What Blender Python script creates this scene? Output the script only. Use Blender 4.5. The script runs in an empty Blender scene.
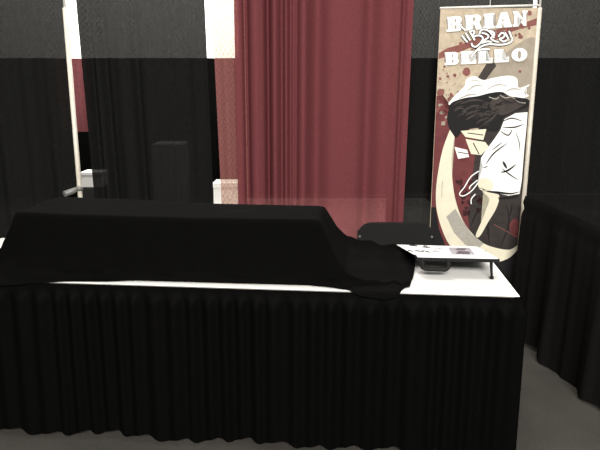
import bpy, bmesh, math, random
from mathutils import Vector, Matrix
random.seed(7)
S = bpy.context.scene
C = S.collection
PI = math.pi

# ------------------------------------------------------------------ materials
def new_mat(name):
    m = bpy.data.materials.new(name); m.use_nodes = True
    nt = m.node_tree; nt.nodes.clear()
    out = nt.nodes.new('ShaderNodeOutputMaterial')
    return m, nt, out

def plain(name, col, rough=0.6, metal=0.0, noise=0.0, scale=40.0, bump=0.0, spec=0.5):
    m, nt, out = new_mat(name)
    b = nt.nodes.new('ShaderNodeBsdfPrincipled')
    b.inputs['Roughness'].default_value = rough
    b.inputs['Metallic'].default_value = metal
    b.inputs['Specular IOR Level'].default_value = spec
    tc = nt.nodes.new('ShaderNodeTexCoord')
    nz = nt.nodes.new('ShaderNodeTexNoise'); nz.inputs['Scale'].default_value = scale
    nz.inputs['Detail'].default_value = 5
    nt.links.new(tc.outputs['Object'], nz.inputs['Vector'])
    mr = nt.nodes.new('ShaderNodeMapRange')
    mr.inputs['From Min'].default_value = .25; mr.inputs['From Max'].default_value = .75
    mr.inputs['To Min'].default_value = 1 - noise; mr.inputs['To Max'].default_value = 1 + noise
    nt.links.new(nz.outputs['Fac'], mr.inputs['Value'])
    vm = nt.nodes.new('ShaderNodeVectorMath'); vm.operation = 'SCALE'
    vm.inputs[0].default_value = col
    nt.links.new(mr.outputs['Result'], vm.inputs['Scale'])
    nt.links.new(vm.outputs['Vector'], b.inputs['Base Color'])
    if bump:
        bp = nt.nodes.new('ShaderNodeBump'); bp.inputs['Strength'].default_value = bump
        bp.inputs['Distance'].default_value = .01
        nt.links.new(nz.outputs['Fac'], bp.inputs['Height'])
        nt.links.new(bp.outputs['Normal'], b.inputs['Normal'])
    nt.links.new(b.outputs['BSDF'], out.inputs['Surface'])
    return m

def sheer(name, col, trans, tint=(1, 1, 1), weave=0.6, rows=0.05, dots=0.032, noise=.25):
    """Loosely woven banjo cloth: threads of the given colour, and open gaps between them."""
    m, nt, out = new_mat(name)
    N, L = nt.nodes, nt.links
    d = N.new('ShaderNodeBsdfDiffuse')
    tr = N.new('ShaderNodeBsdfTransparent')
    tr.inputs['Color'].default_value = (*tint, 1)
    mix = N.new('ShaderNodeMixShader')
    tc = N.new('ShaderNodeTexCoord')
    sep = N.new('ShaderNodeSeparateXYZ'); L.new(tc.outputs['Object'], sep.inputs[0])
    nz = N.new('ShaderNodeTexNoise'); nz.inputs['Scale'].default_value = 90; nz.inputs['Detail'].default_value = 3
    L.new(tc.outputs['Object'], nz.inputs['Vector'])
    def sine(sock, period):
        a = N.new('ShaderNodeMath'); a.operation = 'MULTIPLY'; a.inputs[1].default_value = 2*PI/period
        L.new(sock, a.inputs[0])
        s = N.new('ShaderNodeMath'); s.operation = 'SINE'; L.new(a.outputs[0], s.inputs[0])
        return s.outputs[0]
    p = N.new('ShaderNodeMath'); p.operation = 'MULTIPLY'
    L.new(sine(sep.outputs['X'], dots), p.inputs[0]); L.new(sine(sep.outputs['Z'], rows), p.inputs[1])
    q = N.new('ShaderNodeMath'); q.operation = 'ADD'
    L.new(p.outputs[0], q.inputs[0])
    r = N.new('ShaderNodeMath'); r.operation = 'MULTIPLY_ADD'
    r.inputs[1].default_value = 5.0; r.inputs[2].default_value = -2.5
    L.new(nz.outputs['Fac'], r.inputs[0]); L.new(r.outputs[0], q.inputs[1])
    f = N.new('ShaderNodeMath'); f.operation = 'MULTIPLY_ADD'; f.use_clamp = True
    f.inputs[1].default_value = trans*weave; f.inputs[2].default_value = trans
    L.new(q.outputs[0], f.inputs[0])
    mr = N.new('ShaderNodeMapRange')
    mr.inputs['From Min'].default_value = .3; mr.inputs['From Max'].default_value = .7
    mr.inputs['To Min'].default_value = 1-noise; mr.inputs['To Max'].default_value = 1+noise
    L.new(nz.outputs['Fac'], mr.inputs['Value'])
    vm = N.new('ShaderNodeVectorMath'); vm.operation = 'SCALE'; vm.inputs[0].default_value = col
    L.new(mr.outputs['Result'], vm.inputs['Scale']); L.new(vm.outputs['Vector'], d.inputs['Color'])
    L.new(f.outputs[0], mix.inputs[0]); L.new(d.outputs[0], mix.inputs[1]); L.new(tr.outputs[0], mix.inputs[2])
    L.new(mix.outputs[0], out.inputs['Surface'])
    return m

M = dict(
    black_sheer=sheer('black banjo cloth', (.0088, .0089, .0085), .017, weave=.28, rows=.04, dots=.024),
    red_sheer=sheer('red banjo cloth', (.140, .040, .045), .055, (1, .5, .5), weave=.2, noise=.12),
    red_thin=sheer('thin red banjo cloth', (.26, .10, .094), .36, (1, .92, .80), weave=.15, noise=.12),
    red_far=plain('far red cloth', (.13, .03, .035), .9, noise=.2, scale=20),
    black_far=plain('far black cloth', (.0025, .0025, .0025), .9, noise=.3, spec=.03),
    black_cloth=plain('black table cloth', (.0021, .0021, .002), .9, noise=.4, scale=220, spec=.03),
    skirt=plain('black pleated polyester', (.0015, .0015, .0015), .7, noise=.4, scale=160, spec=.03),
    side=plain('black drape cloth', (.0068, .0066, .0064), .85, noise=.5, scale=160, spec=.04),
    white_vinyl=plain('white vinyl', (.86, .86, .84), .5, noise=.02),
    white_paint=plain('white paint', (.72, .70, .66), .45, noise=.04),
    pole=plain('cream powder coated pole', (.62, .58, .50), .4, noise=.1),
    zinc=plain('zinc pipe', (.40, .39, .37), .4, .6, noise=.15),
    dull_steel=plain('dull steel', (.2, .2, .19), .5, .3, noise=.2),
    chair=plain('charcoal vinyl', (.0125, .0125, .012), .7, noise=.2, scale=200, spec=.1),
    chair_metal=plain('black enamel tube', (.012, .012, .012), .35, spec=.4),
    rivet=plain('steel rivet', (.5, .5, .5), .3, .8),
    board_black=plain('black board edge', (.005, .005, .005), .6, spec=.15),
    board_white=plain('white drawing surface', (.84, .84, .83), .5),
    handle=plain('black plastic handle', (.007, .007, .007), .6, spec=.15),
    paper=plain('white paper', (.86, .86, .86), .7),
    ink=plain('black ink', (.012, .012, .014), .7),
    print_grey=plain('grey violet print', (.30, .28, .31), .6, noise=.5, scale=60),
    print_dark=plain('dark violet print', (.06, .04, .06), .6, noise=.4, scale=50),
    wall=plain('white hall wall', (.82, .82, .80), .8, noise=.03, scale=2),
    carton=plain('white carton', (.8, .8, .78), .7),
    case=plain('black case', (.01, .01, .01), .6),
    pale_carpet=plain('pale carpet', (.62, .60, .57), .95, noise=.06),
    counter=plain('grey cloth', (.33, .33, .32), .9, noise=.2),
    table_leg=plain('grey steel leg', (.2, .2, .2), .4, .5),
)

def floor_mat():
    m, nt, out = new_mat('grey carpet')
    N, L = nt.nodes, nt.links
    b = N.new('ShaderNodeBsdfPrincipled'); b.inputs['Roughness'].default_value = .9
    b.inputs['Specular IOR Level'].default_value = .15
    tc = N.new('ShaderNodeTexCoord')
    n1 = N.new('ShaderNodeTexNoise'); n1.inputs['Scale'].default_value = 2.2; n1.inputs['Detail'].default_value = 3
    n2 = N.new('ShaderNodeTexNoise'); n2.inputs['Scale'].default_value = 140; n2.inputs['Detail'].default_value = 4
    L.new(tc.outputs['Object'], n1.inputs['Vector']); L.new(tc.outputs['Object'], n2.inputs['Vector'])
    cr = N.new('ShaderNodeValToRGB')
    cr.color_ramp.elements[0].position = .3; cr.color_ramp.elements[0].color = (.033, .031, .028, 1)
    cr.color_ramp.elements[1].position = .7; cr.color_ramp.elements[1].color = (.068, .064, .057, 1)
    ad = N.new('ShaderNodeMath'); ad.operation = 'MULTIPLY_ADD'; ad.inputs[1].default_value = .8; ad.inputs[2].default_value = -.15
    L.new(n2.outputs['Fac'], ad.inputs[0])
    mx = N.new('ShaderNodeMath'); mx.operation = 'MULTIPLY_ADD'; mx.inputs[1].default_value = .5
    L.new(n1.outputs['Fac'], mx.inputs[0]); L.new(ad.outputs[0], mx.inputs[2])
    L.new(mx.outputs[0], cr.inputs['Fac']); L.new(cr.outputs['Color'], b.inputs['Base Color'])
    bp = N.new('ShaderNodeBump'); bp.inputs['Strength'].default_value = .3; bp.inputs['Distance'].default_value = .004
    L.new(n2.outputs['Fac'], bp.inputs['Height']); L.new(bp.outputs['Normal'], b.inputs['Normal'])
    L.new(b.outputs[0], out.inputs[0])
    return m
M['floor'] = floor_mat()

# ------------------------------------------------------------------ helpers
def obj(name, bm, mats, parent=None, smooth=False, loc=None, rot=None):
    me = bpy.data.meshes.new(name); bm.to_mesh(me); bm.free()
    for m in (mats if isinstance(mats, (list, tuple)) else [mats]): me.materials.append(m)
    if smooth:
        for p in me.polygons: p.use_smooth = True
    o = bpy.data.objects.new(name, me); C.objects.link(o)
    if parent: o.parent = parent
    if loc: o.location = loc
    if rot: o.rotation_euler = rot
    return o

def tag(o, label, cat, group=None, kind=None):
    o['label'] = label; o['category'] = cat
    if group: o['group'] = group
    if kind: o['kind'] = kind
    return o

def thing(name, label, cat, loc=(0, 0, 0), rotz=0, group=None):
    o = bpy.data.objects.new(name, None); C.objects.link(o)
    o.location = loc; o.rotation_euler = (0, 0, rotz); o.empty_display_size = .1
    return tag(o, label, cat, group)

def box(bm, lo, hi, bevel=0.0, mi=0):
    r = bmesh.ops.create_cube(bm, size=1)
    vs = r['verts']
    for v in vs:
        v.co = Vector([lo[i] + (v.co[i]+.5)*(hi[i]-lo[i]) for i in range(3)])
    fs = set(f for v in vs for f in v.link_faces)
    for f in fs: f.material_index = mi
    if bevel:
        es = set(e for v in vs for e in v.link_edges)
        bmesh.ops.bevel(bm, geom=list(es), offset=bevel, segments=3, affect='EDGES', profile=.5)

def tube(bm, pts, r, seg=12, cap=True, mi=0):
    pts = [Vector(p) for p in pts]
    rs = r if isinstance(r, (list, tuple)) else [r]*len(pts)
    rings = []
    n = None
    for i, p in enumerate(pts):
        t = (pts[min(i+1, len(pts)-1)] - pts[max(i-1, 0)]).normalized()
        if n is None:
            a = Vector((0, 0, 1)) if abs(t.z) < .9 else Vector((1, 0, 0))
            n = t.cross(a).normalized()
        else:
            n = (n - t*n.dot(t)).normalized()
        b = t.cross(n)
        rings.append([bm.verts.new(p + (n*math.cos(2*PI*k/seg) + b*math.sin(2*PI*k/seg))*rs[i]) for k in range(seg)])
    for a, b in zip(rings, rings[1:]):
        for k in range(seg):
            f = bm.faces.new((a[k], a[(k+1) % seg], b[(k+1) % seg], b[k])); f.material_index = mi; f.smooth = True
    if cap:
        bm.faces.new(rings[0][::-1]).material_index = mi; bm.faces.new(rings[-1]).material_index = mi

def arc(cx, cz, r, a0, a1, n=6):
    return [(cx + r*math.cos(a0+(a1-a0)*i/n), cz + r*math.sin(a0+(a1-a0)*i/n)) for i in range(n+1)]

def grid(bm, rows):
    vv = [[bm.verts.new(p) for p in r] for r in rows]
    for a, b in zip(vv, vv[1:]):
        for i in range(len(a)-1):
            bm.faces.new((a[i], a[i+1], b[i+1], b[i]))
    return vv

def interp(x, pts):
    if x <= pts[0][0]: return pts[0][1]
    for (a, b), (c, d) in zip(pts, pts[1:]):
        if x <= c: return b + (d-b)*(x-a)/(c-a)
    return pts[-1][1]

def sm(t):
    t = max(0, min(1, t)); return t*t*(3-2*t)

# ------------------------------------------------------------------ camera
H = 1.607
cam = bpy.data.objects.new('camera', bpy.data.cameras.new('camera')); C.objects.link(cam)
cam.location = (0, 0, H); cam.rotation_euler = (math.radians(90-12.7), 0, 0)
cam.data.lens = 36; cam.data.sensor_width = 36
S.camera = cam

# ------------------------------------------------------------------ setting
bm = bmesh.new(); grid(bm, [[(-14, -6, 0), (14, -6, 0)], [(-14, 15, 0), (14, 15, 0)]])
obj('floor', bm, M['floor'])['kind'] = 'structure'
bm = bmesh.new(); box(bm, (-14, 15, 0), (14, 15.2, 8))
obj('wall_back', bm, M['wall'])['kind'] = 'structure'

# ------------------------------------------------------------------ drapes
def curtain(name, mat, y, z0, z1, xl, xr, folds, parent=None, amp=.03, nz=26, px=.008, seed=0, lean=None):
    """xl, xr: (bottom, top) x of both edges; folds: list of (centre fraction, width fraction, depth m)
    plus a random gather of the given amplitude"""
    rnd = random.Random(seed)
    wav = [(rnd.uniform(16, 26), rnd.uniform(0, 6.3), .5), (rnd.uniform(30, 44), rnd.uniform(0, 6.3), .33), (rnd.uniform(60, 80), rnd.uniform(0, 6.3), .14)]
    W = xr[0]-xl[0]
    n = max(12, int(W/px))
    rows = []
    for j in range(nz+1):
        t = j/nz; z = z0 + (z1-z0)*t
        a, b = xl[0]+(xl[1]-xl[0])*t, xr[0]+(xr[1]-xr[0])*t
        row = []
        for i in range(n+1):
            u = i/n
            k = W*u
            d = sum(w*math.sin(fq*k + ph + .35*math.sin(2.2*z+ph)) for fq, ph, w in wav)*amp*(1.05-.25*t)
            for c, wd, dep in folds:
                q = (u-c)/wd
                if abs(q) < 3: d += dep*math.exp(-q*q)
            row.append((a+(b-a)*u, y+d, z))
        rows.append(row)
    bm = bmesh.new(); grid(bm, rows)
    return obj(name, bm, mat, parent, smooth=True)

YB = 4.12
TOP = 2.44
tag(curtain('curtain', M['black_sheer'], YB, .02, TOP, (-3.1, -3.1), (-1.512, -1.532), [], amp=.03, seed=3),
    'sheer black drape left of the cream pole, running off the left of frame', 'curtain', 'black drapes of the back wall')
tag(curtain('curtain', M['black_sheer'], YB, .02, TOP, (-1.415, -1.452), (-.59, -.622), [(.06, .03, .05), (.17, .035, .06), (.42, .03, .03), (.7, .04, .04)], amp=.03, seed=5),
    'sheer black drape between the cream pole and the red curtain', 'curtain', 'black drapes of the back wall')
tag(curtain('curtain', M['black_sheer'], YB+.06, .02, TOP, (.60, .63), (1.54, 1.535), [], amp=.028, seed=8),
    'sheer black drape directly behind the tall printed banner', 'curtain', 'black drapes of the back wall')
tag(curtain('curtain', M['black_sheer'], YB+.02, .02, TOP, (1.545, 1.545), (3.1, 3.1), [], amp=.022, seed=9),
    'sheer black drape right of the white pole, above the low side drape', 'curtain', 'black drapes of the back wall')

red = thing('curtain', 'tall dark red curtain hanging behind the black-covered table', 'curtain', (0, 0, 0))
curtain('curtain_panel', M['red_sheer'], YB-.04, .02, TOP, (-.43, -.425), (.712, .735),
        [(.064, .018, .06), (.12, .03, -.03), (.185, .016, .065), (.225, .02, -.035), (.265, .014, .035), (.29, .012, -.015), (.316, .013, .035),
         (.348, .014, .03), (.39, .03, -.04), (.47, .045, .06), (.60, .08, -.012), (.77, .045, .055), (.86, .05, -.02), (.95, .015, .03)],
        red, amp=.006, seed=11, px=.004)
curtain('sheer_edge', M['red_thin'], YB-.01, .02, TOP, (-.53, -.578), (-.36, -.36), [(.35, .15, -.02), (.75, .12, .02)],
        red, amp=.006, seed=12, px=.004)['label'] = 'thin translucent left edge of the red curtain'

# uprights and crossbar
def upright(x, y, label, bracket_dir=-1):
    t = thing('upright_pole', label, 'pole', (x, y, 0), 0, 'uprights of the back wall')
    b = bmesh.new(); tube(b, [(0, 0, .006), (0, 0, 2.12)], .0155, 16); obj('outer_tube', b, M['pole'], t)
    b = bmesh.new(); tube(b, [(0, 0, 2.121), (0, 0, TOP+.03)], .0085, 12); obj('inner_tube', b, M['white_paint'], t)
    b = bmesh.new(); box(b, (-.2, -.2, 0), (.2, .2, .006), .002); obj('base_plate', b, M['dull_steel'], t)
    return t
tp = upright(-1.508, YB-.06, 'cream metal pole in the bright gap of the back drapes at left')
b = bmesh.new(); tube(b, [(-.015, -.005, .945), (-.045, -.02, .932), (-.085, -.06, .92)], [.015, .021, .021], 14)
obj('rail_bracket', b, M['dull_steel'], tp)
b = bmesh.new(); tube(b, [(0, 0, .935), (0, 0, .965)], .022, 14); obj('collar', b, M['dull_steel'], tp)
upright(1.537, YB-.06, 'white metal pole beside the right edge of the banner')
b = bmesh.new(); tube(b, [(-3.1, YB-.02, TOP+.02), (3.1, YB-.02, TOP+.02)], .016, 12)
tag(obj('crossbar', b, M['zinc']), 'horizontal pipe carrying the back drapes above the frame', 'pipe')

# ------------------------------------------------------------------ low side drape
P0, P1 = Vector((1.455, 3.80)), Vector((1.635, 2.2))
def side_drape():
    n, nz = 420, 22
    dv = (P1-P0); Ln = dv.length; dv.normalize(); nv = Vector((-dv.y, dv.x))
    if nv.x > 0: nv = -nv           # towards the booth
    rows = []
    for j in range(nz+1):
        t = j/nz; z = .02 + .925*t
        row = []
        for i in range(n+1):
            k = Ln*i/n
            e = .35 + .65*(1-t)
            g = math.sin(15*k+.6*math.sin(3*k)) * .5 + math.sin(29*k+1+.4*math.sin(5*k))*.3 + math.sin(70*k)*.12*(1.3-e)
            d = .004 + (.045*g + .03)*e*(1-.72*sm((t-.86)/.05)) + .012*(1-t)
            if t > .93: d += .012*math.sin((t-.93)/.07*PI)
            p = P0 + dv*k + nv*d
            zz = z*(1-.05*i/n) + (.018*math.sin(7*k) - .0 if j == 0 else 0)
            row.append((p.x, p.y, max(.006, zz)))
        rows.append(row)
    bm = bmesh.new(); grid(bm, rows)
    return bm
tag(obj('side_drape', side_drape(), M['side'], smooth=True), 'low black gathered drape forming the right side of the booth', 'curtain')
b = bmesh.new(); tube(b, [(1.482, 3.79, .905), (1.66, 2.2, .862)], .012, 12)
tag(obj('side_rail', b, M['zinc']), 'horizontal pipe inside the top hem of the low side drape', 'pipe')

# ------------------------------------------------------------------ table
TA = math.atan2(2.399-2.573, .926+.899)
tx = Vector((math.cos(TA), math.sin(TA)))
LEN, DEP, ZT = 2.76, .76, .76
t_org = Vector((.926, 2.399)) - tx*LEN     # left front corner
def T(s, v):
    """s metres left from the right front corner, v metres back from the front edge"""
    p = Vector((.926, 2.399)) - tx*s + Vector((-tx.y, tx.x))*v
    return p.x, p.y
tb = thing('folding_table', 'long trade show table under a white cover and a black pleated skirt', 'table', (t_org.x, t_org.y, 0), TA)
b = bmesh.new(); box(b, (.012, .012, .715), (LEN-.012, DEP-.012, .7535), .004); obj('tabletop', b, M['white_paint'], tb)
for x in (.3, LEN-.3):
    for y in (.08, DEP-.08):
        b = bmesh.new(); tube(b, [(x, y, .0), (x, y, .715)], .014, 12); obj('leg', b, M['table_leg'], tb)
b = bmesh.new(); box(b, (0, 0, .7545), (LEN, DEP, ZT), .0025)
tc = obj('table_cover', b, M['white_vinyl'], None, loc=(t_org.x, t_org.y, 0), rot=(0, 0, TA))
tag(tc, 'smooth white vinyl cover on the long skirted table', 'tablecloth')

def skirt():
    """pleated skirt: along the left end, the front and the right end"""
    path = []
    off = .006
    corners = [(-off, DEP), (-off, -off), (LEN+off, -off), (LEN+off, DEP)]
    step = .0055
    for (a, c) in zip(corners, corners[1:]):
        a, c = Vector(a), Vector(c)
        d = (c-a); L = d.length; d.normalize(); nrm = Vector((d.y, -d.x))
        n = int(L/step)
        for i in range(n+1):
            path.append((a+d*(L*i/n), nrm))
    # soften corner normals
    nn = len(path); k = 14
    sm_n = []
    for i in range(nn):
        v = Vector((0, 0))
        for q in range(max(0, i-k), min(nn, i+k+1)): v += path[q][1]
        sm_n.append(v.normalized())
    rnd = random.Random(4)
    ph = 0; phases = []
    f = 75
    for i in range(nn):
        if i % 18 == 0: f = rnd.uniform(58, 95)
        ph += f*step; phases.append(ph)
    rows = []
    levels = [ZT-.004, ZT-.012, ZT-.03, ZT-.045, ZT-.055, ZT-.07, ZT-.1, ZT-.16, ZT-.24, .44, .36, .28, .2, .12, .07, .03]
    for z in levels:
        t = (ZT-z)/(ZT-.03)
        row = []
        for i, (p, _) in enumerate(path):
            w = sm((t-.05)/.06)
            g = math.sin(phases[i]) + .35*math.sin(phases[i]*.37+2)
            d = .004 + w*(.012 + .011*g*(1-.25*t)) + .022*t + .012*t*math.sin(phases[i]*.13+1) * (1 if t > .2 else 0)
            if .055 < t < .12: d += .006*abs(math.sin(phases[i]*.5+.7))
            zz = z + (.010*math.sin(phases[i]*.5) + .006*math.sin(phases[i]*.11) if z < .04 else 0)
            q = p + sm_n[i]*d
            row.append((q.x, q.y, zz))
        rows.append(row)
    bm = bmesh.new(); grid(bm, rows)
    return bm
sk = obj('table_skirt', skirt(), M['skirt'], None, smooth=True, loc=(t_org.x, t_org.y, 0), rot=(0, 0, TA))
tag(sk, 'black pleated skirt hanging from the table edge down to the floor', 'table skirt')

# ------------------------------------------------------------------ black cloth over the stacked boxes
def cloth():
    rnd = random.Random(2)
    zt = ZT+.004
    rows = []
    ns = 260
    for i in range(ns+1):
        s = 2.66 - (2.66-.345)*i/ns
        h = interp(s, [(.345, .008), (.50, .014), (.58, .03), (.66, .04), (.735, .065), (.79, .15), (.848, .287), (.866, .295), (1.4, .292), (2.0, .298), (2.20, .304), (2.235, .300), (2.27, .22), (2.33, .12), (2.42, .05), (2.55, .012), (2.66, .006)])
        vb = interp(s, [(.345, .67), (.42, .695), (.70, .695), (.78, .60), (.86, .385), (1.4, .41), (1.9, .47), (2.2, .46), (2.4, .46), (2.66, .44)])
        vf = interp(s, [(.345, .10), (.50, .05), (.60, .035), (.70, .045), (.82, .058), (2.2, .05), (2.24, .056), (2.3, .07), (2.66, .08)])
        ov = interp(s, [(.345, .0), (.38, .002), (.46, .016), (.55, .026), (.63, .017), (.72, .004), (.80, 0), (1.8, 0), (1.9, .002), (2.16, .008), (2.3, .018), (2.66, .03)])
        flare = interp(s, [(.76, .04), (.9, .016), (1.68, .018), (1.84, .05), (2.12, .06)])
        # profile of (v, z), from the back hem to the front hem
        sag = .004*math.sin(9*s)+.003*math.sin(23*s+1)
        P = [(min(vb+.07, .755), zt+.002), (vb+.05, zt+.006+h*.04), (vb+.018, zt+h*.55), (vb+.004, zt+h*.93), (vb-.006, zt+h)]
        P += [((vb+vf)/2+.05, zt+h+sag), ((vb+vf)/2-.07, zt+h-.5*sag)]
        P += [(vf+.006, zt+h), (vf-.002, zt+h*.96), (vf-.004, zt+h*.7), (vf-.006, zt+h*.35)]
        hang = [(min(vf-.01, .03), zt+.012+h*.05), (.006, zt+.007), (-.014, zt+.003), (-.026, zt-.002-.4*ov), (-.032, zt-.004-ov)]
        fb = max(vf-flare, .005)
        flat = [(vf-.009, zt+.02+h*.04), (vf-.012, zt+.012), (.6*vf+.4*fb-.008, zt+.006), (fb+.002, zt+.003), (fb, zt+.002)]
        w = sm(ov/.012)
        P += [(a[0]*w+c[0]*(1-w), a[1]*w+c[1]*(1-w)) for a, c in zip(hang, flat)]
        # resample every profile piece the same way
        row = []
        for k, (a, c) in enumerate(zip(P, P[1:])):
            m = 5
            for q in range(m):
                t = q/m
                row.append([a[0]+(c[0]-a[0])*t, a[1]+(c[1]-a[1])*t])
        row.append(list(P[-1]))
        out = []
        for k, (v, z) in enumerate(row):
            ds = 0
            if z > zt+.03 and v < .12:                 # soft vertical folds in the hanging front
                a = (zt+h-z)/max(h, .05)
                v -= (.006*math.sin(17*s)+.004*math.sin(41*s+1))*a
            if s < .80:                                # crumpled end on the table
                wr = .011*math.sin(26*v+14*s)+.008*math.sin(44*s-9*v)+.006*math.sin(60*v+33*s)
                z += max(-.004, wr*sm((.80-s)/.1)*sm((s-.36)/.08)*sm((v+.0)/.08))
            if s > 2.2: z += max(-.002, .012*math.sin(22*v+25*s)*sm((s-2.25)/.05)*sm((v-.02)/.05)*sm((2.66-s)/.1))
            # the right hem runs back obliquely
            ss = s
            if s < .60:
                ss = s - (.60-s)/(.60-.345)*interp(v, [(0, -.12), (.10, -.10), (.20, -.08), (.365, -.058), (.53, -.043), (.7, -.035)])
            if s > 2.2:
                ss = s + (s-2.2)/.3*.03*math.sin(9*v)
            x, y = T(ss+ds, v)
            out.append((x, y, max(z, zt if v > .0 else -9)))
        rows.append(out)
    # light smoothing
    for _ in range(1):
        new = [r[:] for r in rows]
        for i in range(1, len(rows)-1):
            for j in range(1, len(rows[0])-1):
                new[i][j] = tuple(.5*rows[i][j][k] + .125*(rows[i-1][j][k]+rows[i+1][j][k]+rows[i][j-1][k]+rows[i][j+1][k]) for k in range(3))
        rows = new
    bm = bmesh.new(); grid(bm, rows)
    bmesh.ops.recalc_face_normals(bm, faces=bm.faces)
    return bm
cl = obj('black_cloth', cloth(), M['black_cloth'], None, smooth=True)
tag(cl, 'plain black cloth draped over a long box-shaped stack on the table', 'cloth')

# ------------------------------------------------------------------ folding chair behind the table
ch = thing('folding_chair', 'charcoal folding chair tucked behind the table, its curved backrest showing', 'chair', (.603, 3.68, 0), -.03)
def rounded(w, z0, z1, r, rb):
    pts = arc(w-r, z1-r, r, 0, PI/2) + arc(-w+r, z1-r, r, PI/2, PI) + arc(-w+rb, z0+rb, rb, PI, 1.5*PI) + arc(w-rb, z0+rb, rb, 1.5*PI, 2*PI)
    return pts
def slab(outline, y0, y1, crown=.0, w=.2, bev=.006):
    bm = bmesh.new()
    f = bm.faces.new([bm.verts.new((x, y0, z)) for x, z in outline])
    r = bmesh.ops.extrude_face_region(bm, geom=[f])
    for v in r['geom']:
        if isinstance(v, bmesh.types.BMVert): v.co.y = y1
    bmesh.ops.recalc_face_normals(bm, faces=bm.faces)
    bmesh.ops.bevel(bm, geom=[e for e in bm.edges if abs(e.verts[0].co.y-e.verts[1].co.y) < 1e-6], offset=bev, segments=3, affect='EDGES')
    for k in range(-9, 10):
        bmesh.ops.bisect_plane(bm, geom=bm.verts[:]+bm.edges[:]+bm.faces[:], plane_co=(w*k/10, 0, 0), plane_no=(1, 0, 0))
    for v in bm.verts: v.co.y += crown*(1-(v.co.x/w)**2)
    return bm
bk = obj('backrest', slab(rounded(.24, .53, .790, .085, .03), -.012, .012, .02, .24), M['chair'], ch)
for s in (-1, 1):
    b = bmesh.new(); tube(b, [(s*.226, -.016, .706), (s*.226, -.0095, .706)], .007, 12); obj('rivet', b, M['rivet'], bk)
b = bmesh.new()
seat_out = [(x, y) for x, y in rounded(.20, -.20, .20, .05, .07)]
f = b.faces.new([b.verts.new((x, y-.26, .435)) for x, y in seat_out])
r = bmesh.ops.extrude_face_region(b, geom=[f])
for v in r['geom']:
    if isinstance(v, bmesh.types.BMVert): v.co.z = .46
bmesh.ops.recalc_face_normals(b, faces=b.faces)
obj('seat', b, M['chair'], ch)
for s in (-1, 1):
    b = bmesh.new(); tube(b, [(s*.228, .022, .74), (s*.23, -.005, .56), (s*.23, -.18, .38), (s*.23, -.40, .005)], .011, 12); obj('front_leg', b, M['chair_metal'], ch)
    b = bmesh.new(); tube(b, [(s*.205, -.25, .428), (s*.205, -.02, .20), (s*.205, .14, .005)], .011, 12); obj('rear_leg', b, M['chair_metal'], ch)
b = bmesh.new(); tube(b, [(-.203, .03, .142), (.203, .03, .142)], .008, 10); obj('stretcher', b, M['chair_metal'], ch)
b = bmesh.new(); tube(b, [(-.23, -.29, .19), (.23, -.29, .19)], .008, 10); obj('stretcher', b, M['chair_metal'], ch)

# ------------------------------------------------------------------ drawing board on the table
# front (raised) edge towards the aisle, sloping down to the chair
FL, FR = Vector((.535, 2.655)), Vector((.908, 2.625))
bx = (FR-FL).normalized(); by = Vector((-bx.y, bx.x)); BA = math.atan2(bx.y, bx.x)
BW = (FR-FL).length
RISE, BD = .098, .47
tilt = -math.asin((RISE-.034)/BD)
board = thing('drawing_board', 'portable drawing board with white top and black edges, its raised edge facing the aisle', 'drawing board', (FL.x, FL.y, ZT), BA)
Rb = Matrix.Translation((0, 0, RISE)) @ Matrix.Rotation(tilt, 4, 'X')
def bobj(name, bm, m, parent=board):
    bm.transform(Rb); return obj(name, bm, m, parent)
b = bmesh.new(); box(b, (0, 0, -.018), (BW, BD, -.002), .002); bobj('panel', b, M['board_black'])
b = bmesh.new(); box(b, (.006, .008, -.002), (BW-.006, BD-.006, .0005)); bobj('drawing_surface', b, M['board_white'])
b = bmesh.new()
hp = [(.028, -.012), (.026, -.030)] + [(.045+.019*math.cos(a), -.034+.019*math.sin(a)) for a in [PI+PI/2*k/5 for k in range(6)]] + \
     [(.125+.019*math.cos(a), -.034+.019*math.sin(a)) for a in [1.5*PI+PI/2*k/5 for k in range(6)]] + [(.146, -.030), (.144, -.012)]
tube(b, [(x, -.010-.0*z, z) for x, z in hp], .0105, 12); bobj('carry_handle', b, M['handle'])
for x in (.020, .135):
    b = bmesh.new(); box(b, (x, -.016, -.020), (x+.018, .0, -.003), .002); bobj('handle_mount', b, M['handle'])
for x in (BW-.045,):
    b = bmesh.new(); tube(b, [(x+.012, .02, RISE-.018), (x+.014, .012, .040), (x+.016, .005, .0085)], [.0075, .006, .005], 10)
    lg = obj('leg', b, M['handle'], board)
    b = bmesh.new(); tube(b, [(x+.016, .005, .0005), (x+.016, .005, .012)], .009, 12); obj('foot', b, M['handle'], lg)
# papers lying on the board
def sheet(name, label, corners, h, mat, marks=(), cat='paper'):
    bm = bmesh.new()
    cs = [Vector((x, y, h)) for x, y in corners]
    lo = [bm.verts.new(c) for c in cs]; hi = [bm.verts.new(c+Vector((0, 0, .0008))) for c in cs]
    bm.faces.new(lo[::-1]); bm.faces.new(hi)
    n = len(cs)
    for i in range(n): bm.faces.new((lo[i], lo[(i+1) % n], hi[(i+1) % n], hi[i]))
    mats = [mat]
    for m, poly in marks:
        if m not in mats: mats.append(m)
        f = bm.faces.new([bm.verts.new((x, y, h+.0011)) for x, y in poly]); f.material_index = mats.index(m)
    bm.transform(Rb)
    o = obj(name, bm, mats, None, loc=(FL.x, FL.y, ZT), rot=(0, 0, BA))
    return tag(o, label, cat)
rnd = random.Random(5)
marks = []
for k in range(11):
    x, y = rnd.uniform(-.025, .12), rnd.uniform(.13, .44)
    w, d = rnd.uniform(.02, .05), rnd.uniform(.02, .05)
    marks.append((M['ink'], [(x, y), (x+w, y-d*.6), (x+w*1.05, y+d*.3), (x+w*.4, y+d)]))
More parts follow.
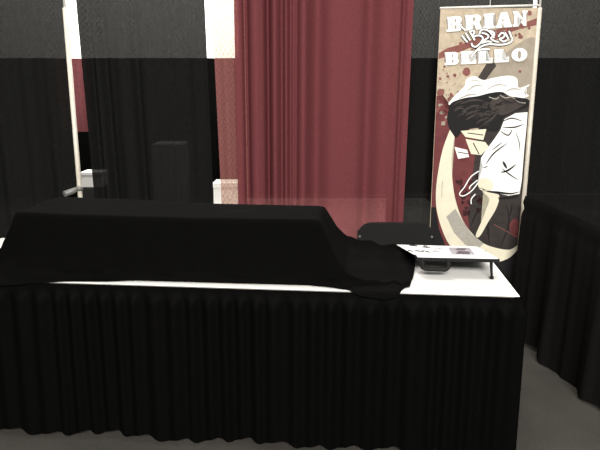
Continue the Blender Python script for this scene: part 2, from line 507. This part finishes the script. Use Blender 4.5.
sheet('paper_sheet', 'white paper with black ink strokes at the left of the drawing board',
      [(-.005, .08), (.145, .06), (.155, .455), (-.055, .465)], .001, M['paper'], marks)
marks = [(M['print_grey'], [(.175, .075+.02), (.288, .085+.02), (.315, .39), (.205, .38)]),
         (M['print_dark'], [(.20, .13), (.262, .12), (.285, .22), (.235, .25)]),
         (M['print_dark'], [(.225, .28), (.27, .27), (.292, .35), (.245, .345)])]
marks[1] = (M['print_dark'], marks[1][1]);
o = sheet('art_print', 'small grey and violet print lying on the drawing board', [(.168, .085), (.293, .085), (.322, .40), (.198, .392)], .001, M['paper'], marks[:1], 'print')
bm = bmesh.new(); bm.from_mesh(o.data)
for m, poly in marks[1:]:
    bmv = [bm.verts.new(Rb @ Vector((x, y, .0026))) for x, y in poly]
    bm.faces.new(bmv).material_index = 2
o.data.materials.append(M['print_dark']); bm.to_mesh(o.data); bm.free()

# ------------------------------------------------------------------ hanging banner
B0, B1 = Vector((.889, 4.005)), Vector((1.484, 3.945))
BNW = (B1-B0).length
ZTOP, ZBOT = 2.106, .24
ban = thing('banner', 'tall printed banner with bold white lettering above a cream crescent', 'banner', (B0.x, B0.y, 0), math.atan2(B1.y-B0.y, B1.x-B0.x))
KX = BNW          # art coordinates: photo-like frame of 100 units across, 0..250 down
def A(px, py, lay):
    """art drawing units -> banner local point (y is towards the viewer by layer)"""
    l = 438 - (py-8)*.029; r = 537.5 - (py-8)*.071
    u = min(max((px-l)/(r-l), .004), .996)
    # distance down the cloth (perspective-free)
    a = math.atan((py-225)/600.0) + math.radians(12.7)
    z = H - math.tan(a)*3.975
    z += (.5-u)*-.020*max(0, (110-py)/100)
    return Vector((u*BNW, -.0012-.0005*lay, min(max(z, ZBOT+.012), ZTOP-.004)))
AM = dict(
    tan=plain('tan print', (.46, .385, .29), .7, noise=.22, scale=26, spec=.1),
    tan2=plain('grey tan print', (.31, .27, .215), .7, noise=.15, scale=20, spec=.2),
    maroon=plain('maroon print', (.13, .034, .036), .7, noise=.25, scale=18, spec=.2),
    rust=plain('rust splatter print', (.20, .075, .065), .7, noise=.25, scale=30, spec=.2),
    darkred=plain('dark red print', (.045, .012, .014), .7, noise=.3, scale=20, spec=.2),
    ink=plain('ink print', (.009, .008, .009), .7, spec=.2),
    brown=plain('dark brown print', (.045, .036, .033), .7, noise=.3, scale=25, spec=.2),
    dgrey=plain('dark grey print', (.033, .027, .026), .7, noise=.25, scale=20, spec=.2),
    cream=plain('cream print', (.70, .66, .52), .7, noise=.06, scale=15, spec=.2),
    grey=plain('grey tone print', (.36, .34, .30), .7, noise=.12, scale=50, spec=.2),
    white=plain('white print', (.86, .86, .84), .7, spec=.2),
)
AK = list(AM)
# cloth panel itself
b = bmesh.new(); box(b, (0, -.001, ZBOT), (BNW, .002, ZTOP)); obj('banner_cloth', b, AM['tan'], ban)
def spline(pts, n=8, closed=True):
    out = []; N = len(pts)
    for i in range(N if closed else N-1):
        g = lambda k: pts[k % N] if closed else pts[max(0, min(N-1, k))]
        p0, p1, p2, p3 = g(i-1), g(i), g(i+1), g(i+2)
        for q in range(n):
            t = q/n
            out.append(tuple(.5*((2*p1[k]) + (-p0[k]+p2[k])*t + (2*p0[k]-5*p1[k]+4*p2[k]-p3[k])*t*t + (-p0[k]+3*p1[k]-3*p2[k]+p3[k])*t**3) for k in (0, 1)))
    if not closed: out.append(pts[-1])
    return out
def poly(bm, pts, lay, mat, smooth=False):
    if smooth: pts = spline(pts, 6)
    vs = [bm.verts.new(A(x, y, lay)) for x, y in pts]
    f = bm.faces.new(vs); f.material_index = AK.index(mat)
    bmesh.ops.triangulate(bm, faces=[f])
def stroke(bm, pts, w, lay, mat, smooth=True, taper=False):
    if smooth: pts = spline(pts, 6, False)
    n = len(pts); L_, R_ = [], []
    for i, p in enumerate(pts):
        a, c = pts[max(0, i-1)], pts[min(n-1, i+1)]
        dx, dy = c[0]-a[0], c[1]-a[1]; d = math.hypot(dx, dy) or 1
        ww = w/2*(1 if not taper else (.15+.85*math.sin(PI*(i+.5)/n)))
        L_.append((p[0]-dy/d*ww, p[1]+dx/d*ww)); R_.append((p[0]+dy/d*ww, p[1]-dx/d*ww))
    vl = [bm.verts.new(A(*q, lay)) for q in L_]; vr = [bm.verts.new(A(*q, lay)) for q in R_]
    for i in range(n-1):
        f = bm.faces.new((vl[i], vl[i+1], vr[i+1], vr[i])); f.material_index = AK.index(mat)
def finish(name, bm, label=None):
    o = obj(name, bm, [AM[k] for k in AK], ban)
    if label: o['label'] = label
    return o

# background print: grey-tan upper right, maroon lower field, splatters
b = bmesh.new()
poly(b, [(495, 62), (537, 40), (534, 110), (470, 110), (476, 88)], 0, 'tan2', True)
poly(b, [(434.5, 96), (440, 92), (446, 104), (452, 128), (470, 130), (524, 150), (521, 200), (519, 262), (431.5, 262), (432, 180), (433, 120)], 1, 'maroon')
poly(b, [(436.5, 52), (446, 47), (458, 44), (470, 40), (482, 33), (500, 29), (518, 26), (536.5, 20), (536.3, 27), (520, 30), (507, 34), (494, 41), (478, 44), (462, 50), (448, 55), (436.3, 58)], 1, 'rust')
rs = random.Random(21)
for cx, cy, r in [(466, 71, 4.6), (520, 38, 2.2), (440, 92, 4), (447, 76, 1.6), (454, 75, 1.8), (443, 66, 1.2), (529, 15, 2.4), (525, 20, 1.6), (472, 86, 2.2), (449, 99, 2.6), (439, 78, 1.4), (520, 72, 1.6), (511, 80, 1.2), (458, 92, 1.5)]:
    poly(b, [(cx+r*rs.uniform(.75, 1.15)*math.cos(2*PI*k/9), cy+r*rs.uniform(.75, 1.15)*math.sin(2*PI*k/9)) for k in range(9)], 2, 'rust', True)
for k in range(46):
    cx, cy, r = rs.uniform(437, 470), rs.uniform(64, 112), rs.uniform(.25, .8)
    poly(b, [(cx+r*math.cos(2*PI*q/6), cy+r*math.sin(2*PI*q/6)) for q in range(6)], 2, 'rust')
for k in range(30):
    cx, cy, r = rs.uniform(437, 534), rs.uniform(12, 70), rs.uniform(.3, 1.0)
    poly(b, [(cx+r*math.cos(2*PI*q/6), cy+r*math.sin(2*PI*q/6)) for q in range(6)], 2, rs.choice(['rust', 'tan2', 'tan2']))
for k in range(26):
    t = rs.random(); cx = 437+99*t; cy = 55-31*t + rs.uniform(-6, 6); r = rs.uniform(.8, 2.6)
    poly(b, [(cx+r*rs.uniform(.6, 1.4)*math.cos(2*PI*q/8), cy+.8*r*rs.uniform(.6, 1.4)*math.sin(2*PI*q/8)) for q in range(8)], 2, 'rust', True)
for k in range(22):
    cx, cy, r = rs.uniform(436, 452), rs.uniform(90, 124), rs.uniform(.8, 2.4)
    poly(b, [(cx+r*rs.uniform(.6, 1.4)*math.cos(2*PI*q/8), cy+r*rs.uniform(.6, 1.4)*math.sin(2*PI*q/8)) for q in range(8)], 2, rs.choice(['maroon', 'rust', 'tan2']), True)
# darker red blotches between the crescent and the folded cloth
for k in range(16):
    cx, cy, r = rs.uniform(458, 482), rs.uniform(176, 214), rs.uniform(1.2, 3.6)
    poly(b, [(cx+r*rs.uniform(.6, 1.3)*math.cos(2*PI*q/8), cy+r*rs.uniform(.6, 1.3)*math.sin(2*PI*q/8)) for q in range(8)], 2, 'darkred', True)
poly(b, [(431.6, 208), (437, 208), (441, 230), (450, 252), (452, 262), (431.4, 262)], 2, 'ink')
poly(b, [(429, 256), (521, 250), (521, 330), (429, 330)], 3, 'ink')
finish('background_print', b, 'tan and dark red splattered ground of the banner')

# abstract artwork in the place of the figure: an ink cloud, white folded cloth, a cream crescent
b = bmesh.new()
# dark diagonal beam behind the cloud
poly(b, [(476, 80), (486, 64), (492, 60), (496, 66), (484, 82)], 3, 'brown')
poly(b, [(480, 120), (530, 100), (526, 175), (519, 250), (474, 250), (470, 215), (474, 175)], 2, 'dgrey')
# white upper rim of the cloud
poly(b, [(448, 104), (455, 95), (464, 86), (466, 79), (474, 76), (483, 80), (493, 78), (508, 76), (517, 79), (519, 88), (530, 85), (523, 92), (529, 96), (518, 99), (508, 96), (496, 95), (486, 96), (470, 101), (456, 104)], 4, 'white', True)
for pts, w in (([(466, 92), (474, 86), (484, 85)], 1.6), ([(486, 90), (497, 85), (508, 86)], 1.4), ([(458, 99), (468, 95), (478, 94)], 1.6), ([(505, 92), (513, 89), (522, 90)], 1.5), ([(469, 82), (474, 80), (481, 82)], .9)):
    stroke(b, pts, w, 5, 'grey', True, True)
# ink cloud
poly(b, [(448, 112), (451, 103), (464, 98), (478, 96), (490, 93), (502, 92), (510, 96), (522, 98), (529, 100), (528, 107), (514, 112), (504, 118), (499, 130), (490, 131), (478, 128), (464, 131), (456, 138), (450, 130), (447, 120)], 5, 'ink', True)
poly(b, [(494, 98), (506, 95), (516, 100), (526, 102), (516, 110), (503, 115), (496, 112), (490, 106)], 6, 'brown', True)
for pts in ([(460, 104), (472, 100), (484, 101)], [(462, 112), (474, 106), (488, 108)], [(466, 120), (478, 114), (492, 115)], [(484, 124), (492, 119), (498, 112)]):
    stroke(b, pts, 2.4, 6, 'brown', True, True)
ra = random.Random(12)
for k in range(26):
    u = ra.random(); x = 453+46*u; y = ra.uniform(101, 126)
    l = ra.uniform(5, 12)
    stroke(b, [(x, y+2.5), (x+l*.5, y-.8), (x+l, y+ra.uniform(-2.5, 1))], ra.uniform(.7, 1.9), 6, ra.choice(['brown', 'brown', 'dgrey']), True, True)
for k in range(9):
    x = 496+3*k; stroke(b, [(x, 100+ra.uniform(-2, 6)), (x+4, 101+ra.uniform(-2, 4)), (x+8, 103+ra.uniform(-3, 2))], ra.uniform(.6, 1.2), 7, 'ink', True, True)
for pts in ([(500, 95), (506, 98), (512, 97), (519, 102), (526, 103)], [(489, 97), (496, 99), (499, 97)]):
    stroke(b, pts, .8, 7, 'grey', True)
# cream shards below the cloud
poly(b, [(461, 131), (487, 129), (484, 140), (466, 137)], 6, 'cream')
poly(b, [(466, 139), (486, 142), (490, 147), (482, 155), (472, 154)], 6, 'cream')
poly(b, [(455, 147), (468, 150), (470, 157), (459, 159)], 6, 'white')
stroke(b, [(468, 133), (484, 135)], .9, 7, 'ink', False); stroke(b, [(474, 143), (480, 154)], 1.0, 7, 'ink', False)
stroke(b, [(458, 152), (469, 154)], .9, 7, 'ink', False)
# white folded cloth
poly(b, [(482, 158), (487, 150), (495, 139), (501, 130), (505, 119), (516, 113), (528, 112), (527, 128), (525, 150), (523, 180), (521, 193), (510, 195), (500, 193), (491, 191), (483, 190), (479, 184), (482, 174), (484, 166)], 6, 'white')
for pts, w in (([(487, 164), (495, 153), (508, 143)], 1.5), ([(484, 168), (489, 166)], 1.0), ([(501, 131), (509, 135), (513, 129)], 1.4), ([(503, 127), (515, 127), (524, 124)], 1.5),
               ([(502, 122), (512, 118), (523, 121)], 1.3), ([(516, 131), (520, 142), (521, 152)], .9), ([(502, 172), (509, 170), (517, 164)], 2.0), ([(504, 161), (508, 168)], 2.6),
               ([(503, 168), (511, 174), (519, 179)], 1.3), ([(493, 150), (503, 142)], 1.0), ([(480, 187), (490, 191), (500, 192), (512, 193), (521, 191)], 2.2)):
    stroke(b, pts, w, 7, 'ink', True, True)
poly(b, [(481, 179), (488, 178), (494, 182), (493, 190), (483, 190), (479.5, 185)], 7, 'cream', True)
# thin looping cord
for pts in ([(480, 171), (472, 177), (466, 187), (461, 194), (465, 196), (473, 191), (480, 182)], [(479, 180), (472, 186), (471, 189)], [(477, 194), (473, 199), (473, 204)]):
    stroke(b, pts, 1.1, 5, 'white', True)
# dark lower folds with a cream wedge
poly(b, [(484, 191), (496, 193), (501, 196), (498, 208), (490, 222), (482, 236), (478, 235), (484, 220), (489, 206), (491, 198)], 5, 'cream', True)
stroke(b, [(500, 198), (512, 197), (520, 195)], 2.4, 5, 'ink', True)
for pts in ([(492, 206), (490, 225), (492, 244)], [(508, 204), (511, 222), (503, 246)], [(514, 203), (512, 215)], [(486, 206), (478, 214), (473, 226)]):
    stroke(b, pts, 1.6, 3, 'ink', True, True)
poly(b, [(512, 222), (519.5, 218), (519.5, 236), (513, 232)], 3, 'maroon', True)
stroke(b, [(496, 224), (508, 230), (519, 236)], .6, 4, 'rust', False)
finish('abstract_artwork', b, 'ink cloud and white folded cloth shapes printed on the banner')
b = bmesh.new()
poly(b, spline([(450, 130), (443, 150), (438.5, 175), (437, 195), (438.5, 212), (444, 230), (451, 244), (462, 255), (480, 262), (498, 261.5), (511, 257), (519.3, 249)], 5, False)
     + spline([(519.4, 244), (512, 248.5), (500, 247.5), (486, 243), (474, 233), (464, 219), (457, 200), (453.5, 180), (452.5, 160), (453.5, 145), (455, 137)], 5, False), 8, 'cream')
poly(b, [(448, 217), (457, 209), (464, 220), (474, 234), (486, 243), (480, 249), (468, 245), (456, 233)], 9, 'grey')
stroke(b, [(443.5, 181), (443, 190), (443.2, 198)], .7, 9, 'grey', True)
finish('crescent_print', b, 'large cream crescent sweeping across the foot of the banner')

# lettering ---------------------------------------------------------------
def letter(ch):
    """slab letters drawn in a unit box (0..1, 0..1 up); list of (polygon, is_counter)"""
    R = lambda x0, y0, x1, y1: [(x0, y0), (x1, y0), (x1, y1), (x0, y1)]
    s = .15
    if ch == 'B':
        body = [(0, 0), (.72, 0)] + [(.70+.28*math.cos(a), .27+.27*math.sin(a)) for a in [-PI/2+PI*k/8 for k in range(9)]] + \
               [(.68+.26*math.cos(a), .76+.24*math.sin(a)) for a in [-PI/2+PI*k/8 for k in range(9)]] + [(0, 1), (0, 1-s), (.1, 1-s), (.1, s), (0, s)]
        return [(body, 0), (R(.50, .18, .62, .40), 1), (R(.50, .62, .60, .82), 1)]
    if ch == 'R':
        body = [(0, 0), (.48, 0), (.48, s), (.44, s), (.44, .40), (.54, .40), (.66, .0), (1, 0), (1, s), (.93, s), (.84, .42)] + \
               [(.66+.28*math.cos(a), .73+.27*math.sin(a)) for a in [-PI/3+5*PI/6*k/8 for k in range(9)]] + [(0, 1), (0, 1-s), (.08, 1-s), (.08, s), (0, s)]
        return [(body, 0), (R(.46, .60, .60, .83), 1)]
    if ch == 'I':
        return [([(0, 0), (1, 0), (1, s), (.82, s), (.82, 1-s), (1, 1-s), (1, 1), (0, 1), (0, 1-s), (.18, 1-s), (.18, s), (0, s)], 0)]
    if ch == 'A':
        return [([(0, 0), (.40, 0), (.40, s), (.33, s), (.36, .28), (.52, .28), (.55, s), (.50, s), (.50, 0), (1, 0), (1, s), (.95, s), (.70, 1), (.32, 1), (.07, s), (0, s)], 0), ([(.38, .40), (.50, .40), (.44, .70)], 1)]
    if ch == 'N':
        return [([(0, 0), (.38, 0), (.38, s), (.28, s), (.28, .62), (.74, 0), (.92, 0), (.92, 1-s), (1, 1-s), (1, 1), (.64, 1), (.64, 1-s), (.72, 1-s), (.72, .45), (.32, 1), (0, 1), (0, 1-s), (.09, 1-s), (.09, s), (0, s)], 0)]
    if ch == 'E':
        return [([(0, 0), (1, 0), (1, .34), (.88, .34), (.78, s), (.50, s), (.50, .42), (.62, .42), (.66, .34), (.74, .34), (.74, .66), (.66, .66), (.62, .57), (.50, .57), (.50, 1-s), (.76, 1-s), (.86, .68), (.97, .68), (.97, 1), (0, 1), (0, 1-s), (.1, 1-s), (.1, s), (0, s)], 0)]
    if ch == 'L':
        return [([(0, 0), (1, 0), (1, .40), (.88, .40), (.78, s), (.52, s), (.52, 1-s), (.64, 1-s), (.64, 1), (0, 1), (0, 1-s), (.1, 1-s), (.1, s), (0, s)], 0)]
    if ch == 'O':
        return [([(.5+.5*math.cos(2*PI*k/24), .5+.5*math.sin(2*PI*k/24)) for k in range(24)], 0),
                ([(.5+.11*math.cos(2*PI*k/16), .5+.31*math.sin(2*PI*k/16)) for k in range(16)], 1)]
def word(text, x0s, x1s, base, cap):
    """base, cap: functions of x giving baseline and cap line"""
    bm = bmesh.new()
    for ch, x0, x1 in zip(text, x0s, x1s):
        for pts, counter in letter(ch):
            def mp(p, dx=0, dy=0):
                x = x0+(x1-x0)*p[0]
                return (x+dx, base(x)+(cap(x)-base(x))*p[1]+dy)
            if counter:
                poly(bm, [mp(p) for p in pts], 15, 'tan2')
            else:
                poly(bm, [mp(p, .75, .65) for p in pts], 11, 'tan2')
                poly(bm, [mp(p, -.35, -.3) for p in pts], 12, 'grey')
                poly(bm, [mp(p) for p in pts], 13, 'white')
        # engraved ornament of the type
        xm = x0+(x1-x0)*(.30 if ch != 'O' else .2); 
        ym = (base(xm)+cap(xm))/2
        if ch in 'BREL':
            poly(bm, [(xm-.5, ym), (xm, ym-2.6), (xm+.5, ym), (xm, ym+2.6)], 15, 'grey')
    return bm
finish('lettering', word('BRIAN', [444.5, 463, 482.2, 494.5, 512], [461, 481, 493.5, 511, 526.5], lambda x: 30.6-(x-444)*.042, lambda x: 15.4-(x-444)*.040), 'upper line of white slab letters')
finish('lettering', word('BELLO', [443.2, 459.5, 477, 493.5, 511], [458, 475.5, 492, 508.5, 526.8], lambda x: 64.4-(x-443)*.030, lambda x: 51.6-(x-443)*.034), 'lower line of white slab letters')
b = bmesh.new()
g = lambda L: [(455+x/9.23, 22+y/9.23) for x, y in L]
SC = [[(35, 28), (60, 50), (82, 72)], [(50, 118), (75, 150), (104, 182)], [(85, 95), (105, 130), (128, 166)], [(118, 78), (145, 120), (172, 166)], [(120, 92), (150, 74), (168, 90), (150, 118)],
      [(158, 132), (200, 122), (238, 134), (246, 160), (220, 198), (182, 226), (150, 215), (142, 190)],
      [(212, 110), (232, 72), (276, 72), (318, 100), (352, 150)], [(236, 100), (280, 112), (300, 138), (262, 168), (236, 192), (290, 180), (330, 188)],
      [(308, 78), (346, 100), (352, 128), (322, 152), (360, 180), (392, 186)], [(392, 140), (422, 106), (452, 124), (432, 152), (404, 160), (440, 186), (474, 172)],
      [(452, 104), (470, 134), (486, 168)], [(490, 92), (504, 122), (514, 152)],
      [(524, 150), (514, 186), (470, 208), (400, 214), (310, 206), (240, 222), (188, 262), (146, 312)], [(205, 262), (250, 250), (315, 254)]]
for L in SC: stroke(b, g(L), 2.9, 16, 'ink')
for L in SC: stroke(b, g(L), 1.75, 17, 'white')
finish('script_lettering', b, 'white script lettering outlined in black')
# rail and cords
b = bmesh.new(); tube(b, [(-.004, 0, ZTOP+.005), (BNW+.010, -.002, ZTOP+.014)], .007, 10); obj('top_rail', b, M['white_paint'], ban)
b = bmesh.new(); tube(b, [(0, 0, ZBOT-.006), (BNW, 0, ZBOT-.006)], .008, 10); obj('bottom_rail', b, M['white_paint'], ban)
for x in (.305, BNW-.008):
    b = bmesh.new(); tube(b, [(x, 0, ZTOP+.014), (x, .06, TOP+.0)], .0028, 8); obj('cord', b, M['white_paint'], ban)

# ------------------------------------------------------------------ beyond the drapes: the next aisle
YR = 9.3
tag(curtain('curtain', M['black_far'], YR, .02, 2.07, (-7.0, -7.0), (-3.66, -3.66), [], amp=.03, seed=30, px=.03, nz=8),
    'far black drape dimly seen through the leftmost back drape', 'curtain')
tag(curtain('curtain', M['red_far'], YR+.1, .02, 2.07, (-3.72, -3.72), (-3.1, -3.1), [], amp=.05, seed=31, px=.03, nz=8),
    'far red drape glimpsed through the gap beside the cream pole', 'curtain')
tag(curtain('curtain', M['black_far'], YR, .02, 2.07, (-3.15, -3.15), (-.85, -.85), [], amp=.03, seed=34, px=.03, nz=8),
    'far black drape dimly seen through the sheer drape beside the red curtain', 'curtain')
tag(curtain('curtain', M['black_far'], YR, .02, 2.07, (1.65, 1.65), (7.0, 7.0), [], amp=.05, seed=32, px=.03, nz=8),
    'far black drape dimly seen through the right back drapes', 'curtain')
tag(curtain('low_drape', M['black_far'], YR-.3, .02, 1.0, (-7.0, -7.0), (-.95, -.95), [], amp=.04, seed=33, px=.03, nz=6),
    'far low black drape seen through the sheer drape left of the red curtain', 'curtain')
b = bmesh.new(); box(b, (-2.0, 8.1, .0), (-1.58, 8.55, .90), .02)
tag(obj('display_counter', b, M['counter']), 'grey cloth-covered counter faintly visible through the sheer black drape', 'counter')
b = bmesh.new(); box(b, (-3.3, 8.2, .0), (-2.72, 8.6, .29), .01)
tag(obj('equipment_case', b, M['case']), 'black case far behind the gap beside the cream pole', 'case')
def carton(label, x0, x1, y0, y1, z0, z1):
    t = thing('carton', label, 'box', ((x0+x1)/2, (y0+y1)/2, z0), 0, 'white cartons beyond the drapes')
    w, d, h = (x1-x0)/2, (y1-y0)/2, z1-z0
    b = bmesh.new(); box(b, (-w, -d, 0), (w, d, h*.78), .004); obj('body', b, M['carton'], t)
    b = bmesh.new(); box(b, (-w-.006, -d-.006, h*.785), (w+.006, d+.006, h), .004); obj('lid', b, M['carton'], t)
carton('white carton in the gap beside the cream pole', -3.02, -2.74, 8.22, 8.5, .291, .50)
carton('white carton in the gap at the left edge of the red curtain', -1.22, -.86, 8.35, 8.7, .009, .33)

tag(curtain('curtain', M['black_far'], YR-.12, .02, 3.4, (-.90, -.90), (1.62, 1.62), [], amp=.03, seed=35, px=.03, nz=8),
    'tall far black drape dimly seen through the red curtain', 'curtain')
b = bmesh.new(); box(b, (-1.3, 5.4, .0), (1.9, 8.95, .008), .002)
tag(obj('aisle_carpet', b, M['pale_carpet']), 'pale aisle carpet glimpsed through the foot of the red curtain', 'carpet')

# ------------------------------------------------------------------ light
def area(name, loc, target, size, power, col=(1, .96, .90)):
    l = bpy.data.lights.new(name, 'AREA'); l.shape = 'RECTANGLE'; l.size, l.size_y = size
    l.energy = power; l.color = col
    o = bpy.data.objects.new(name, l); C.objects.link(o); o.location = loc
    o.rotation_euler = (Vector(target)-Vector(loc)).to_track_quat('-Z', 'Y').to_euler()
    return o
area('hall_light', (.4, -5.5, 5.0), (.2, 3.2, .9), (4.0, 1.6), 1420)
area('hall_light', (-.6, 3.0, 7.5), (-.3, 3.2, 0), (2.5, 1.2), 220)
area('hall_light', (0, 12.0, 7.0), (0, 13.5, 2.5), (16, 1.2), 3200)
area('hall_light', (-1, 7.0, 7.0), (-1, 7.4, 0), (8, 1.2), 900)
w = bpy.data.worlds.new('hall_ambience'); S.world = w; w.use_nodes = True
bg = w.node_tree.nodes['Background']; bg.inputs['Color'].default_value = (1, .97, .92, 1); bg.inputs['Strength'].default_value = .30

S.view_settings.view_transform = 'Standard'; S.view_settings.look = 'None'
S.view_settings.exposure = 0; S.view_settings.gamma = 1; S.view_settings.use_curve_mapping = False
